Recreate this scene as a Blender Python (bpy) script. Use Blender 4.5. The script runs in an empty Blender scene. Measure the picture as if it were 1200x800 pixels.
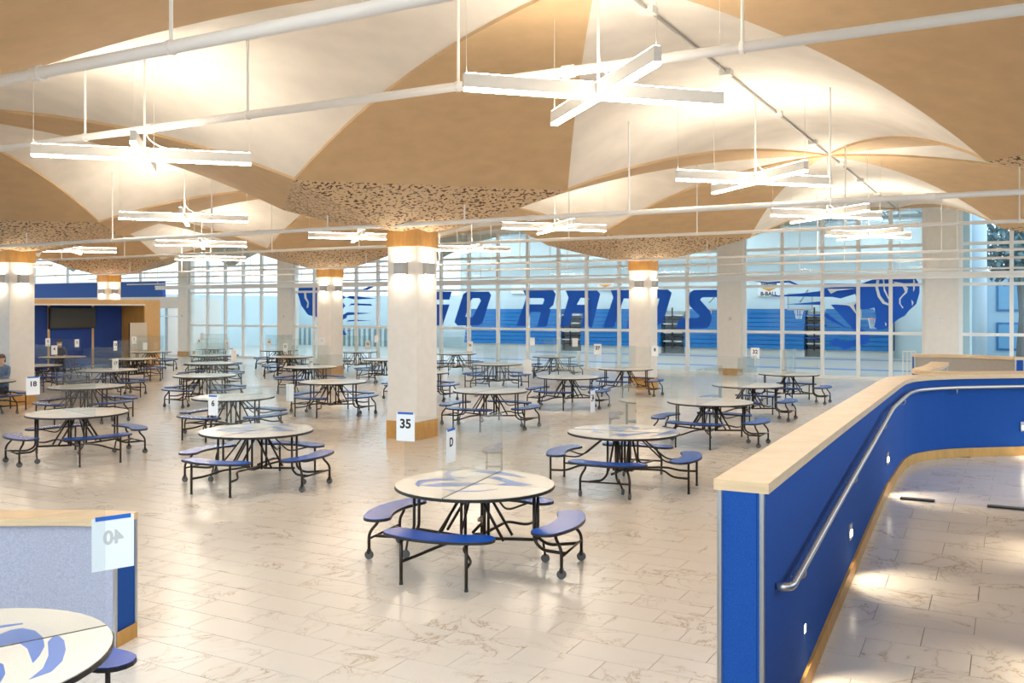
import bpy, bmesh, math, random
from mathutils import Vector, Matrix
random.seed(7)
sc = bpy.context.scene
COL = sc.collection
# ------------------------------------------------------------------ camera
F, YH, H = 1085.0, 362.0, 2.416            # focal length (px of a 1200 wide frame), horizon row, eye height
AL = math.radians(28.8)                    # turn of the building against the camera
CA, SA = math.cos(AL), math.sin(AL)
OX, OY = -1.881, 17.49                     # column 35, origin of the building grid
cam = bpy.data.cameras.new('camera'); camo = bpy.data.objects.new('camera', cam); COL.objects.link(camo)
camo.location = (0, 0, H); camo.rotation_euler = (math.pi/2, 0, 0)
cam.sensor_width = 36; cam.lens = F/1200*36; cam.shift_y = (YH-400)/1200; cam.clip_end = 500
sc.camera = camo
# ------------------------------------------------------------------ world, exposure
w = bpy.data.worlds.new('sky'); sc.world = w; w.use_nodes = True
bg = w.node_tree.nodes['Background']; bg.inputs[0].default_value = (.70, .86, 1.0, 1); bg.inputs[1].default_value = 1.8
vs = sc.view_settings
vs.view_transform = 'Standard'; vs.look = 'None'; vs.gamma = 1; vs.use_curve_mapping = False; vs.exposure = 0.48
sc.cycles.transparent_max_bounces = 64
P_LIGHT = 33.0      # emission of the pendant strips
S_LIGHT = 90.0      # emission of the column sconces
# ------------------------------------------------------------------ helpers
def W(u, v, z=0.0): return Vector((OX+u*CA+v*SA, OY-u*SA+v*CA, z))
def UV(x, y): dx, dy = x-OX, y-OY; return (dx*CA-dy*SA, dx*SA+dy*CA)
def ray(px, py): return Vector(((px-600)/F, 1.0, (YH-py)/F))
def at_z(px, py, z): r = ray(px, py); t = (z-H)/r.z; return Vector((r.x*t, t, z))
def at_wall(px, py, v):                    # pixel on the building plane v = const -> (u, z)
    r = ray(px, py); t = (v + OX*SA + OY*CA)/(r.x*SA + CA)
    p = r*t; return UV(p.x, p.y)[0], H+p.z
def lin(c): c /= 255.; return c/12.92 if c <= .04045 else ((c+.055)/1.055)**2.4
def rgb(r, g, b): return (lin(r), lin(g), lin(b), 1)
MATS = {}
def mat(name, col=(.8,.8,.8,1), rough=.5, metal=0, emit=None, es=0, spec=None, noise=None):
    if name in MATS: return MATS[name]
    m = bpy.data.materials.new(name); m.use_nodes = True; MATS[name] = m
    nt = m.node_tree; b = nt.nodes['Principled BSDF']
    b.inputs['Base Color'].default_value = col; b.inputs['Roughness'].default_value = rough; b.inputs['Metallic'].default_value = metal
    if spec is not None: b.inputs['Specular IOR Level'].default_value = spec
    if emit: b.inputs['Emission Color'].default_value = emit; b.inputs['Emission Strength'].default_value = es
    if noise:                               # (scale, amount, detail, stretch)
        sc_, am, det, st = noise
        g = nt.nodes.new('ShaderNodeNewGeometry'); mp = nt.nodes.new('ShaderNodeMapping'); mp.inputs['Scale'].default_value = st
        n = nt.nodes.new('ShaderNodeTexNoise'); n.inputs['Scale'].default_value = sc_; n.inputs['Detail'].default_value = det
        nt.links.new(g.outputs['Position'], mp.inputs['Vector']); nt.links.new(mp.outputs[0], n.inputs['Vector'])
        r = nt.nodes.new('ShaderNodeValToRGB')
        r.color_ramp.elements[0].position = .3; r.color_ramp.elements[1].position = .7
        r.color_ramp.elements[0].color = tuple(max(0, c*(1-am)) for c in col[:3])+(1,)
        r.color_ramp.elements[1].color = tuple(min(1, c*(1+am)) for c in col[:3])+(1,)
        nt.links.new(n.outputs['Fac'], r.inputs['Fac']); nt.links.new(r.outputs['Color'], b.inputs['Base Color'])
    return m
def glassmat(name, tint, gloss):
    m = bpy.data.materials.new(name); m.use_nodes = True; MATS[name] = m; nt = m.node_tree; nt.nodes.clear()
    o = nt.nodes.new('ShaderNodeOutputMaterial'); mx = nt.nodes.new('ShaderNodeMixShader'); t = nt.nodes.new('ShaderNodeBsdfTransparent'); g = nt.nodes.new('ShaderNodeBsdfGlossy')
    t.inputs[0].default_value = tint; g.inputs['Roughness'].default_value = .02
    lw = nt.nodes.new('ShaderNodeLayerWeight'); lw.inputs['Blend'].default_value = .5
    pw = nt.nodes.new('ShaderNodeMath'); pw.operation = 'POWER'; pw.inputs[1].default_value = 4.5; nt.links.new(lw.outputs['Facing'], pw.inputs[0])
    f = nt.nodes.new('ShaderNodeMath'); f.operation = 'MULTIPLY_ADD'; f.inputs[1].default_value = 1-gloss; f.inputs[2].default_value = gloss; nt.links.new(pw.outputs[0], f.inputs[0])
    nt.links.new(f.outputs[0], mx.inputs[0]); nt.links.new(t.outputs[0], mx.inputs[1]); nt.links.new(g.outputs[0], mx.inputs[2]); nt.links.new(mx.outputs[0], o.inputs[0])
    return m
white_p = mat('white_paint', rgb(232,228,220), .5)
col_p = mat('column_plaster', rgb(236,230,221), .6, noise=(6,.03,3,(1,1,1)))
frame_m = mat('white_window_frame', rgb(242,240,236), .4)
pipe_m = mat('white_pipe_paint', rgb(238,234,228), .45)
tan_m = mat('tan_ceiling_paint', rgb(208,176,134), .75, noise=(3,.06,6,(1,1,1)))
vault_m = mat('white_ceiling_concrete', rgb(234,226,214), .8, noise=(1.6,.07,8,(1,1,1)))
wood_m = mat('light_wood_cap', rgb(220,188,146), .4, noise=(5,.10,4,(1,1,8)))
oak_m = mat('ochre_wood_trim', rgb(196,146,74), .45, noise=(14,.12,4,(1,1,.2)))
blue_f = mat('blue_carpet_panel', rgb(12,72,148), .95, noise=(240,.30,2,(1,1,1)))
gray_f = mat('grey_carpet_panel', rgb(172,172,188), .95, noise=(90,.14,3,(1,1,1)))
tan_f = mat('taupe_carpet_panel', rgb(170,160,148), .95, noise=(90,.10,3,(1,1,1)))
alu = mat('brushed_aluminium', rgb(190,190,188), .35, .9)
steel = mat('satin_steel_rail', rgb(205,200,192), .3, .9)
tube_m = mat('dark_bronze_tube', rgb(58,48,38), .32, .6)
edge_m = mat('black_edge_band', rgb(38,32,26), .45)
top_m = mat('speckled_laminate_top', rgb(222,212,198), .22, noise=(130,.05,2,(1,1,1)))
seat_m = mat('blue_laminate_seat', rgb(18,84,190), .24, noise=(200,.06,2,(1,1,1)))
emb_m = mat('blue_emblem_print', rgb(92,122,186), .3)
rubber = mat('grey_caster_rubber', rgb(92,90,86), .6)
under_m = mat('dark_underside', rgb(60,52,44), .6)
brass_m = mat('yellow_latch_board', rgb(196,150,80), .5)
paper = mat('white_card', rgb(238,240,240), .6)
ink = mat('black_print', rgb(25,25,28), .6)
ink_g = mat('grey_showthrough_print', rgb(196,196,192), .6)
tape = mat('blue_tape', rgb(30,100,190), .5)
acry = glassmat('clear_acrylic', (.975,.985,.982,1), .03)
glass = glassmat('window_glass', (.92,.965,.975,1), .012)
decal = mat('blue_vinyl', rgb(0,92,206), .7)
decal_w = mat('white_vinyl', rgb(225,235,240), .4)
bleach = mat('blue_bleacher_board', rgb(0,112,182), .5)
black_m = mat('black_plastic', rgb(28,26,24), .4)
strip_e = mat('lit_pendant_strip', (1,1,1,1), .5, emit=(1.0,.90,.76,1), es=P_LIGHT)
scon_e = mat('lit_sconce_lens', (1,1,1,1), .5, emit=(1.0,.86,.66,1), es=S_LIGHT)
step_e = mat('lit_step_lens', (1,1,1,1), .5, emit=(1.0,.85,.62,1), es=14)
gym_e = mat('lit_gym_lamp', (1,1,1,1), .5, emit=(.92,.97,1,1), es=40)
pend_m = mat('white_pendant_housing', rgb(226,222,214), .45)
scon_m = mat('grey_metal_sconce', rgb(178,174,168), .4, .3)

def link(name, me, m=None, parent=None, loc=None, rz=None):
    o = bpy.data.objects.new(name, me); COL.objects.link(o)
    if m is not None and me is not None and not me.materials: me.materials.append(m)
    if parent is not None: o.parent = parent
    if loc is not None: o.location = loc
    if rz is not None: o.rotation_euler = (0, 0, rz)
    return o
def tag(o, label=None, cat=None, group=None, kind=None):
    if label: o['label'] = label
    if cat: o['category'] = cat
    if group: o['group'] = group
    if kind: o['kind'] = kind
    return o
def empty(name, loc=(0,0,0), rz=0.0, **k):
    o = link(name, None); o.location = loc; o.rotation_euler = (0,0,rz); o.empty_display_size = .1
    return tag(o, **k)
def bempty(name, **k): return empty(name, (OX,OY,0), -AL, **k)     # root in building coordinates
class MB:
    def __init__(s): s.v = []; s.f = []
    def box(s, a, b, M=None):
        x0,y0,z0 = a; x1,y1,z1 = b; n = len(s.v)
        vs_ = [(x0,y0,z0),(x1,y0,z0),(x1,y1,z0),(x0,y1,z0),(x0,y0,z1),(x1,y0,z1),(x1,y1,z1),(x0,y1,z1)]
        if M is not None: vs_ = [tuple(M @ Vector(p)) for p in vs_]
        s.v += vs_; s.f += [tuple(n+i for i in q) for q in ((0,3,2,1),(4,5,6,7),(0,1,5,4),(1,2,6,5),(2,3,7,6),(3,0,4,7))]; return s
    def tube(s, pts, r, n=8, caps=True):
        pts = [Vector(p) for p in pts]; b = len(s.v); up = None
        for i, p in enumerate(pts):
            d = (pts[min(i+1,len(pts)-1)]-pts[max(i-1,0)]).normalized()
            if up is None:
                up = Vector((0,0,1)) if abs(d.z) < .9 else Vector((1,0,0))
            a = d.cross(up).normalized(); up = a.cross(d).normalized()
            rr = r[i] if isinstance(r, (list,tuple)) else r
            for k in range(n):
                t = 2*math.pi*k/n; s.v.append(tuple(p+a*(rr*math.cos(t))+up*(rr*math.sin(t))))
        for i in range(len(pts)-1):
            for k in range(n): s.f.append((b+i*n+k, b+i*n+(k+1)%n, b+(i+1)*n+(k+1)%n, b+(i+1)*n+k))
        if caps: s.f.append(tuple(b+k for k in range(n))[::-1]); s.f.append(tuple(b+(len(pts)-1)*n+k for k in range(n)))
        return s
    def prism(s, poly, z0, z1):            # polygon in xy, any winding
        n = len(poly); b = len(s.v)
        s.v += [(p[0],p[1],z0) for p in poly]+[(p[0],p[1],z1) for p in poly]
        s.f.append(tuple(range(b,b+n))[::-1]); s.f.append(tuple(range(b+n,b+2*n)))
        for k in range(n): s.f.append((b+k,b+(k+1)%n,b+n+(k+1)%n,b+n+k))
        return s
    def strip(s, L, R):                    # quads between two polylines
        b = len(s.v); s.v += [tuple(p) for p in L]+[tuple(p) for p in R]; n = len(L)
        for i in range(n-1): s.f.append((b+i,b+i+1,b+n+i+1,b+n+i))
        return s
    def mesh(s, name, smooth=False):
        me = bpy.data.meshes.new(name); me.from_pydata(s.v, [], s.f); me.update()
        bm = bmesh.new(); bm.from_mesh(me); bmesh.ops.recalc_face_normals(bm, faces=bm.faces); bm.to_mesh(me); bm.free()
        if smooth:
            for p in me.polygons: p.use_smooth = len(p.vertices) == 4
        return me
    def obj(s, name, m, parent=None, smooth=False, **k): return link(name, s.mesh(name, smooth), m, parent, **k)
def fillet(pts, r=.05, seg=4):
    pts = [Vector(p) for p in pts]; out = [pts[0]]
    for i in range(1, len(pts)-1):
        a, b, c = pts[i-1], pts[i], pts[i+1]; d1 = (a-b); d2 = (c-b); q = min(r, d1.length*.45, d2.length*.45)
        p1 = b+d1.normalized()*q; p2 = b+d2.normalized()*q
        for k in range(seg+1): t = k/seg; out.append((1-t)**2*p1+2*t*(1-t)*b+t*t*p2)
    return out+[pts[-1]]
def catmull(pts, seg=8):
    pts = [Vector(p) for p in pts]; P = [2*pts[0]-pts[1]]+pts+[2*pts[-1]-pts[-2]]; out = []
    for i in range(1, len(P)-2):
        a,b,c,d = P[i-1:i+3]
        for k in range(seg):
            t = k/seg; out.append(.5*(2*b+(c-a)*t+(2*a-5*b+4*c-d)*t*t+(3*b-3*c+d-a)*t**3))
    return out+[pts[-1]]
def flatpoly(polys, holes=(), thick=.004, to3=lambda p: Vector((p[0],p[1],0)), nrm=Vector((0,0,1))):
    bm = bmesh.new(); es = []
    for poly in list(polys)+list(holes):
        vsx = [bm.verts.new(to3(p)) for p in poly]
        es += [bm.edges.new((vsx[i], vsx[(i+1)%len(vsx)])) for i in range(len(vsx))]
    bmesh.ops.triangle_fill(bm, use_beauty=True, use_dissolve=False, edges=es, normal=nrm)
    r = bmesh.ops.extrude_face_region(bm, geom=bm.faces[:])
    for e in r['geom']:
        if isinstance(e, bmesh.types.BMVert): e.co += nrm*thick
    bmesh.ops.recalc_face_normals(bm, faces=bm.faces)
    me = bpy.data.meshes.new('flat'); bm.to_mesh(me); bm.free(); return me
def textmesh(s, size):
    c = bpy.data.curves.new('t', 'FONT'); c.body = s; c.size = size; c.align_x = 'CENTER'; c.align_y = 'CENTER'; c.extrude = .001; c.offset = size*.03
    o = bpy.data.objects.new('t', c); COL.objects.link(o); dg = bpy.context.evaluated_depsgraph_get(); dg.update()
    me = bpy.data.meshes.new_from_object(o.evaluated_get(dg)); bpy.data.objects.remove(o); return me
def copy_tree(o, parent=None):
    c = o.copy(); COL.objects.link(c); c.parent = parent
    for ch in o.children: copy_tree(ch, c)
    return c

# ------------------------------------------------------------------ floor
def marble(name):
    m = bpy.data.materials.new(name); m.use_nodes = True; nt = m.node_tree; b = nt.nodes['Principled BSDF']; N = nt.nodes.new; L = nt.links.new
    g = N('ShaderNodeNewGeometry'); oi = N('ShaderNodeObjectInfo')
    ad = N('ShaderNodeMath'); ad.operation = 'ADD'; L(g.outputs['Random Per Island'], ad.inputs[0]); L(oi.outputs['Random'], ad.inputs[1])
    ml = N('ShaderNodeMath'); ml.operation = 'MULTIPLY'; ml.inputs[1].default_value = 60; L(ad.outputs[0], ml.inputs[0])
    cx = N('ShaderNodeCombineXYZ'); L(ml.outputs[0], cx.inputs[2]); L(ml.outputs[0], cx.inputs[0])
    va = N('ShaderNodeVectorMath'); va.operation = 'ADD'; L(g.outputs['Position'], va.inputs[0]); L(cx.outputs[0], va.inputs[1])
    n1 = N('ShaderNodeTexNoise'); n1.inputs['Scale'].default_value = 1.5; n1.inputs['Detail'].default_value = 9; n1.inputs['Roughness'].default_value = .62; n1.inputs['Distortion'].default_value = 1.1; L(va.outputs[0], n1.inputs['Vector'])
    s = N('ShaderNodeMath'); s.operation = 'SUBTRACT'; s.inputs[1].default_value = .5; L(n1.outputs['Fac'], s.inputs[0])
    a = N('ShaderNodeMath'); a.operation = 'ABSOLUTE'; L(s.outputs[0], a.inputs[0])
    r = N('ShaderNodeValToRGB'); e = r.color_ramp.elements; e[0].position = 0; e[0].color = rgb(176,154,130); e[1].position = .011; e[1].color = rgb(215,205,192)
    x = r.color_ramp.elements.new(.05); x.color = rgb(223,214,202); L(a.outputs[0], r.inputs['Fac'])
    n2 = N('ShaderNodeTexNoise'); n2.inputs['Scale'].default_value = 1.1; n2.inputs['Detail'].default_value = 3; L(va.outputs[0], n2.inputs['Vector'])
    r2 = N('ShaderNodeValToRGB'); r2.color_ramp.elements[0].position = .42; r2.color_ramp.elements[1].position = .6; L(n2.outputs['Fac'], r2.inputs['Fac'])
    mx = N('ShaderNodeMix'); mx.data_type = 'RGBA'; L(r2.outputs['Color'], mx.inputs[0]); mx.inputs[6].default_value = rgb(221,212,200); L(r.outputs['Color'], mx.inputs[7])
    L(mx.outputs[2], b.inputs['Base Color']); b.inputs['Roughness'].default_value = .21; b.inputs['Specular IOR Level'].default_value = .55
    return m
tile_m = marble('cream_marble_tile')
grout = mat('tan_grout', rgb(156,138,118), .8)
fl = bempty('floor', kind='structure')
MB().box((-60,-32,-.06),(40,48,-.003)).obj('floor_slab', grout, fl)
TL, TW, GAP = .61, .305, .005
def in_frame(p, m=40):
    if p.y < .8: return False
    x = 600+F*p.x/p.y; y = YH+F*(H-p.z)/p.y
    return -m < x < 1200+m and y < 800+m
def tilebox(mb, u, v, z0=-.003, z1=0): mb.box((u+GAP/2, v+GAP/2, z0), (u+TL-GAP/2, v+TW-GAP/2, z1))
RU = 8.88                                    # inner face of the ramp wall
cells = []
j = 0; v = -18.0
while v < 19.1:
    u = -40.0+(.5*TL if j % 2 else 0)
    while u < 14:
        c = W(u+TL/2, v+TW/2)
        if in_frame(c) and not (u > RU-.2 and v < -2.2): cells.append((c.y, u, v))
        u += TL
    v += TW; j += 1
cells.sort()
tm = MB(); tilebox(tm, 0, 0); tile_me = tm.mesh('floor_tile'); tile_me.materials.append(tile_m)
for _, u, v in cells[:300]: link('floor_tile', tile_me, None, fl, loc=(u, v, 0))
mb = MB()
for _, u, v in cells[300:]: tilebox(mb, u, v)
tag(mb.obj('tile_field', tile_m, fl), kind='stuff')
# ------------------------------------------------------------------ ramp beside the low blue wall
RV, RZ, RS = -4.75, .58, 1/12.
rp = bempty('floor_ramp', kind='structure')
RE = 12.6  # far side of the ramp
def rz_(v): return RZ if v > RV else max(0.002, RZ+(v-RV)*RS)
v0 = RV-(RZ-.004)/RS
MB().strip([(RU-.15,v0,-.002),(RU-.15,RV,RZ-.004),(RU-.15,1.5,RZ-.004)], [(RE,v0,-.002),(RE,RV,RZ-.004),(RE,1.5,RZ-.004)]).obj('ramp_slab', grout, rp)
far_wall = [(8.88,-2.84),(8.90,-2.5),(8.99,-2.15),(9.35,-1.68),(10.11,-1.07),(12.6,.75)]
def behind_far(u, v):
    for a, b in zip(far_wall[:-1], far_wall[1:]):
        if a[0] <= u <= b[0]: return v > a[1]+(b[1]-a[1])*(u-a[0])/(b[0]-a[0]+1e-9)+.1
    return False
tm = MB(); tilebox(tm, 0, 0); rt_me = tm.mesh('ramp_tile'); rt_me.materials.append(tile_m)
j = 0; v = RV
sl = math.atan(RS)
rows = [(RV+.0*k+TW*k, 0) for k in range(0, 20)]+[(RV-TW*(k+1)*math.cos(sl), 1) for k in range(0, 23)]
for j, (v, s) in enumerate(rows):
    u = RU+(.31 if j % 2 else .02)-.6
    while u < RE-TL:
        if u > RU-.62 and not behind_far(u+.3, v) and in_frame(W(u+.3, v+.15, rz_(v)), 30):
            u2 = max(u, RU-.05)
            if u+TL-u2 < .05: u += TL; continue
            o = link('ramp_tile', rt_me, None, rp, loc=(u2, v, rz_(v)-.001)); o.scale.x = (u+TL-u2)/TL
            if s: o.rotation_euler = (sl, 0, 0)
        u += TL

# ------------------------------------------------------------------ vaulted ceiling
UL = [-48.76,-36.57,-24.38,-12.19,0,12.9]; VL = [-12.19,0,12.19,24.38]
SS, ZS, ZR, ZC, DC, VW = 3.24, 4.50, 5.72, 3.93, .66, 19.25
def hq(x): return ZR-(ZR-ZS)*min(1,abs(x))**2.2
def ceil_z(u, v):
    for i in range(len(UL)-1):
        if UL[i] <= u <= UL[i+1]:
            for jj in range(len(VL)-1):
                if VL[jj] <= v <= VL[jj+1]:
                    a = (UL[i+1]-UL[i])/2; b = (VL[jj+1]-VL[jj])/2
                    du = abs(u-UL[i]-a); dv = abs(v-VL[jj]-b)
                    if du <= (a-SS)*dv/b: return hq(du/(a-SS))
                    if dv <= (b-SS)*du/a: return hq(dv/(b-SS))
                    k = ((a-du)+(b-dv)-SS)/(a+b-SS)
                    if k < 0: d = (a-du)+(b-dv); return ZC+(ZS-ZC)*max(0,(d-DC)/(SS-DC))**1.15-.04
                    return hq(1-k)-.04
    return ZR
def perfmat():
    m = mat('perforated_tan_acoustic', rgb(196,164,124), .8); nt = m.node_tree; b = nt.nodes['Principled BSDF']; N = nt.nodes.new; L = nt.links.new
    g = N('ShaderNodeNewGeometry'); mp = N('ShaderNodeMapping'); mp.inputs['Scale'].default_value = (1,1,1.4); L(g.outputs['Position'], mp.inputs[0])
    nz = N('ShaderNodeTexNoise'); nz.inputs['Scale'].default_value = 17; nz.inputs['Detail'].default_value = 1.5; L(mp.outputs[0], nz.inputs['Vector'])
    r = N('ShaderNodeValToRGB'); r.color_ramp.elements[0].position = .415; r.color_ramp.elements[0].color = rgb(92,66,38); r.color_ramp.elements[1].position = .44; r.color_ramp.elements[1].color = rgb(216,188,152)
    L(nz.outputs['Fac'], r.inputs[0]); L(r.outputs[0], b.inputs['Base Color'])
    bp = N('ShaderNodeBump'); bp.inputs['Strength'].default_value = .4; bp.inputs['Distance'].default_value = .02; L(r.outputs[0], bp.inputs['Height']); L(bp.outputs[0], b.inputs['Normal'])
    return m
perf_m = perfmat()
ceil = bempty('ceiling', kind='structure')
def clipv(mb):                               # cut what would pass the window wall
    mb.v = [(x, min(y, VW+.02), z) for x, y, z in mb.v]
NB = 20
for i in range(len(UL)-1):
    for jj in range(len(VL)-1):
        if i == 0 and jj < 2: continue
        a = (UL[i+1]-UL[i])/2; b = (VL[jj+1]-VL[jj])/2; uc = UL[i]+a; vc = VL[jj]+b
        for su in (-1, 1):
            mb = MB(); G = []
            for t in range(13):              # barrel along u : cut by ridge v = vc
                q = t/12; x = uc+su*a*q; G.append([(x, vc+(b-SS)*q*s/8, hq(q*s/8)) for s in range(-8, 9)])
            for r0, r1 in zip(G[:-1], G[1:]): mb.strip(r0, r1)
            clipv(mb); mb.obj('vault_panel', vault_m, ceil, True)
            mb = MB(); G = []
            for t in range(13):
                q = t/12; y = vc+su*b*q
                G.append([(uc+(a-SS)*q*s/8, y, hq(q*s/8)) for s in range(-8, 9)])
            if not (jj == len(VL)-2 and su == 1):
                for r0, r1 in zip(G[:-1], G[1:]): mb.strip(r0, r1)
                clipv(mb); mb.obj('vault_panel', vault_m, ceil, True)
            else:
                G = [g for g in G if g[0][1] <= VW+.6]
                for r0, r1 in zip(G[:-1], G[1:]): mb.strip(r0, r1)
                clipv(mb); mb.obj('vault_panel', vault_m, ceil, True)
        for su in (-1, 1):
            for sv in (-1, 1):
                if jj == len(VL)-2 and sv == 1: continue
                pu = uc+su*a; pv = vc+sv*b; E1 = []; E2 = []
                for t in range(NB+1):
                    k = t/NB; z = hq(1-k)-.045
                    E1.append((pu-su*(SS+(a-SS)*k), pv-sv*b*k, z)); E2.append((pu-su*a*k, pv-sv*(SS+(b-SS)*k), z))
                mb = MB(); mb.strip(E1, E2)
                mb.strip(E1, [(x,y,z+.06) for x,y,z in E1]); mb.strip(E2, [(x,y,z+.06) for x,y,z in E2])
                clipv(mb); mb.obj('tan_canopy', tan_m, ceil, True)
                mb = MB(); A1 = []; A2 = []
                for t in range(9):
                    d = .35+(SS-.35)*t/8; z = (ZC+(ZS-ZC)*max(0,(d-DC)/(SS-DC))**1.15 if d > DC else ZC-(DC-d)*.1)-.045
                    A1.append((pu-su*d, pv, z)); A2.append((pu, pv-sv*d, z))
                mb.strip(A1, A2); clipv(mb); mb.obj('perforated_panel', perf_m, ceil, True)
rf = bempty('roof', kind='structure'); MB().box((-36.6,-12.3,6.3),(13,19.2,6.5)).obj('roof_light_block', white_p, rf); MB().box((-49,12.0,6.3),(-36.6,19.2,6.5)).obj('roof_light_block', white_p, rf)  # unseen slab above the vaults, added to block light leaks

# ------------------------------------------------------------------ columns with sconces
scon = None
def column(u, v, label, h=3.62):
    r = empty('column', W(u, v), -AL, label=label, cat='column', group='square columns under the vaults')
    MB().box((-.33,-.33,.33),(.33,.33,h)).obj('shaft', col_p, r)
    MB().box((-.35,-.35,0),(.35,.35,.335)).obj('base_trim', oak_m, r)
    MB().box((-.35,-.35,h-.04),(.35,.35,4.15)).obj('top_band', oak_m, r)
def sconce(u, v, face, label):
    global scon
    du, dv, rot = face
    loc = W(u+du*.331, v+dv*.331, 3.17)
    if scon is None:
        scon = empty('wall_sconce'); tag(scon, cat='sconce', group='column sconces')
        MB().prism([(-.13,0),(.13,0),(.11,-.11),(-.11,-.11)], -.115, .115).obj('housing', scon_m, scon)
        for z in (-.117, .117): MB().box((-.1,-.1,z-.002),(.1,-.015,z+.002)).obj('lens', scon_e, scon)
        o = scon
    else: o = copy_tree(scon)
    o['label'] = label; o.location = loc; o.rotation_euler = (0,0,-AL+rot)
cols = [(0,0,'square white column carrying the card numbered 35 in front','nearest column'),
        (0,12.19,'square white column before the letter M of the window','column before the letter M'),
        (-12.19,12.19,'square white column before the left ram emblem','column by the left ram emblem'),
        (-12.19,0,'square white column at the left edge behind the card 18','column at the left edge'),
        (-24.38,12.19,'distant square white column rising above the blue alcove','column above the blue alcove')]
for u, v, lb, nm in cols:
    column(u, v, lb)
    sconce(u, v, (0,-1,0), 'grey up-and-down sconce on the left face of the '+nm)
    sconce(u, v, (1,0,math.pi/2), 'grey up-and-down sconce on the right face of the '+nm)

# ------------------------------------------------------------------ pendant lights
def make_pendant():
    r = empty('pendant_light'); HL = 1.35
    for ang in (45, -45):
        M = Matrix.Rotation(math.radians(ang), 4, 'Z')
        hb = MB().box((-HL,-.035,-.06),(HL,.035,.07), M).obj('housing', pend_m, r)
        MB().box((-HL+.01,-.034,-.088),(HL-.01,.034,-.061), M).obj('lower_diffuser', strip_e, hb)
        MB().box((-HL+.02,-.028,.071),(HL-.02,.028,.078), M).obj('upper_diffuser', strip_e, hb)
        for s in (-1, 1):
            p = M @ Vector((s*(HL-.03), 0, .07)); MB().tube([p, p+Vector((0,0,1.25))], .003, 4).obj('cable', pend_m, r)
    MB().tube([(0,0,.07),(0,0,1.45)], .014, 8).obj('stem', pend_m, r)
    MB().tube(fillet([(.0,.0,.45),(.02,.02,.2),(.16,.16,.09),(.3,.3,.09)],.1), .007, 5).obj('power_cord', pend_m, r)
    return r
pts = []
uc = [-30.5,-18.29,-6.1,6.46]; vc = [-6.1,6.1,18.0]
for i, u in enumerate(uc):
    for v in vc[:-1]: pts.append((u, v))
    for v in VL[:-1]: pts.append((u, v))
for u in UL[1:-1]:
    for v in vc[:-1]: pts.append((u, v))
named = {(6.46,-6.1):'large white cross-shaped pendant light nearest the camera at top centre',(6.46,0):'cross-shaped pendant light second in the row towards the right windows',(6.46,6.1):'cross-shaped pendant light third in the row towards the right windows',
 (6.46,12.19):'farthest cross-shaped pendant light of the row before the right ram emblem',(0,-6.1):'long white cross-shaped pendant light nearest on the left side',(-6.1,0):'cross-shaped pendant light just behind the nearest left one',
 (-12.19,6.1):'cross-shaped pendant light above the rows of tables at left back',(-18.29,6.1):'cross-shaped pendant light between the left edge column and the alcove column',(-6.1,6.1):'cross-shaped pendant light seen left of the nearest column top',
 (0,6.1):'cross-shaped pendant light seen right of the nearest column top',(-6.1,12.19):'distant cross-shaped pendant light behind the nearest column',(-18.29,12.19):'farthest cross-shaped pendant light above the left windows'}
pend = None
for u, v in pts:
    z = H+2.03; p = W(u, v, z)
    px = 600+F*p.x/p.y if p.y > 1 else -999
    if not (-90 < px < 1290): continue
    if pend is None: pend = make_pendant(); o = pend
    else: o = copy_tree(pend)
    if (round(u,2), round(v,2)) in named: o['label'] = named[(round(u,2), round(v,2))]
    else: o['label'] = 'white cross-shaped pendant light partly beyond the frame or hidden behind ceiling pipes'
    o['category'] = 'pendant light'; o['group'] = 'cross-shaped pendant lights'
    if (u, v) == (6.46,-6.1): z += .1
    p.z = z; o.location = p; o.rotation_euler = (0,0,-AL)

# ------------------------------------------------------------------ ceiling pipes along u
def pipe(v, z, r, u0, u1, label, step=3.05, off=0., couple=6.1, name='ceiling_pipe'):
    o = bempty(name, label=label, cat='pipe', group='white pipes under the vaults')
    MB().tube([(u0,v,z),(u1,v,z)], r, 12).obj('pipe', pipe_m, o, True)
    u = u0+off
    while u < u1:
        zt = ceil_z(u, v)
        if zt > z+.08:
            MB().tube([(u,v,z+r*.8),(u,v,zt+.02)], max(.014, r*.32), 6).obj('hanger_rod', pipe_m, o)
            MB().tube([(u-.02,v,z),(u+.02,v,z)], r*1.18, 10).obj('hanger_clamp', pipe_m, o)
        u += step
    u = u0+off+1.3
    while u < u1:
        MB().tube([(u-.06,v,z),(u+.06,v,z)], r*1.3, 12).obj('coupling', pipe_m, o); u += couple
pipe(-9.1, H+2.15, .055, -18, 12, 'thick white pipe crossing the upper left corner nearest the camera', off=.6)
pipe(-6.02, H+2.38, .05, -26, 19, 'long white pipe rising past the nearest pendant light', off=.3)
pipe(-.72, H+1.52, .04, -30, 22, 'white pipe passing just before the nearest column top', off=1.1)
pipe(5.0, H+1.62, .035, -30, 22, 'white pipe behind the nearest column', off=.4)
pipe(11.5, H+1.47, .035, -30, 22, 'white pipe passing before the column with the letter M', off=1.7)
pipe(14.6, H+1.42, .035, -29, 22, 'thin white pipe between the far columns and the windows', off=.9)
pipe(16.8, H+1.22, .03, -29, 22, 'lowest thin white pipe before the windows', off=2.2)
o = bempty('ceiling_beam', label='long white boxed beam running across the whole width before the windows', cat='beam')
MB().box((-29,18.5,H+.99),(22,18.62,H+1.06)).obj('lower_rail', frame_m, o)
MB().box((-29,18.48,H+1.11),(22,18.64,H+1.20)).obj('upper_rail', frame_m, o)
MB().box((-29,18.53,H+1.05),(22,18.59,H+1.11)).obj('web', frame_m, o)
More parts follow.
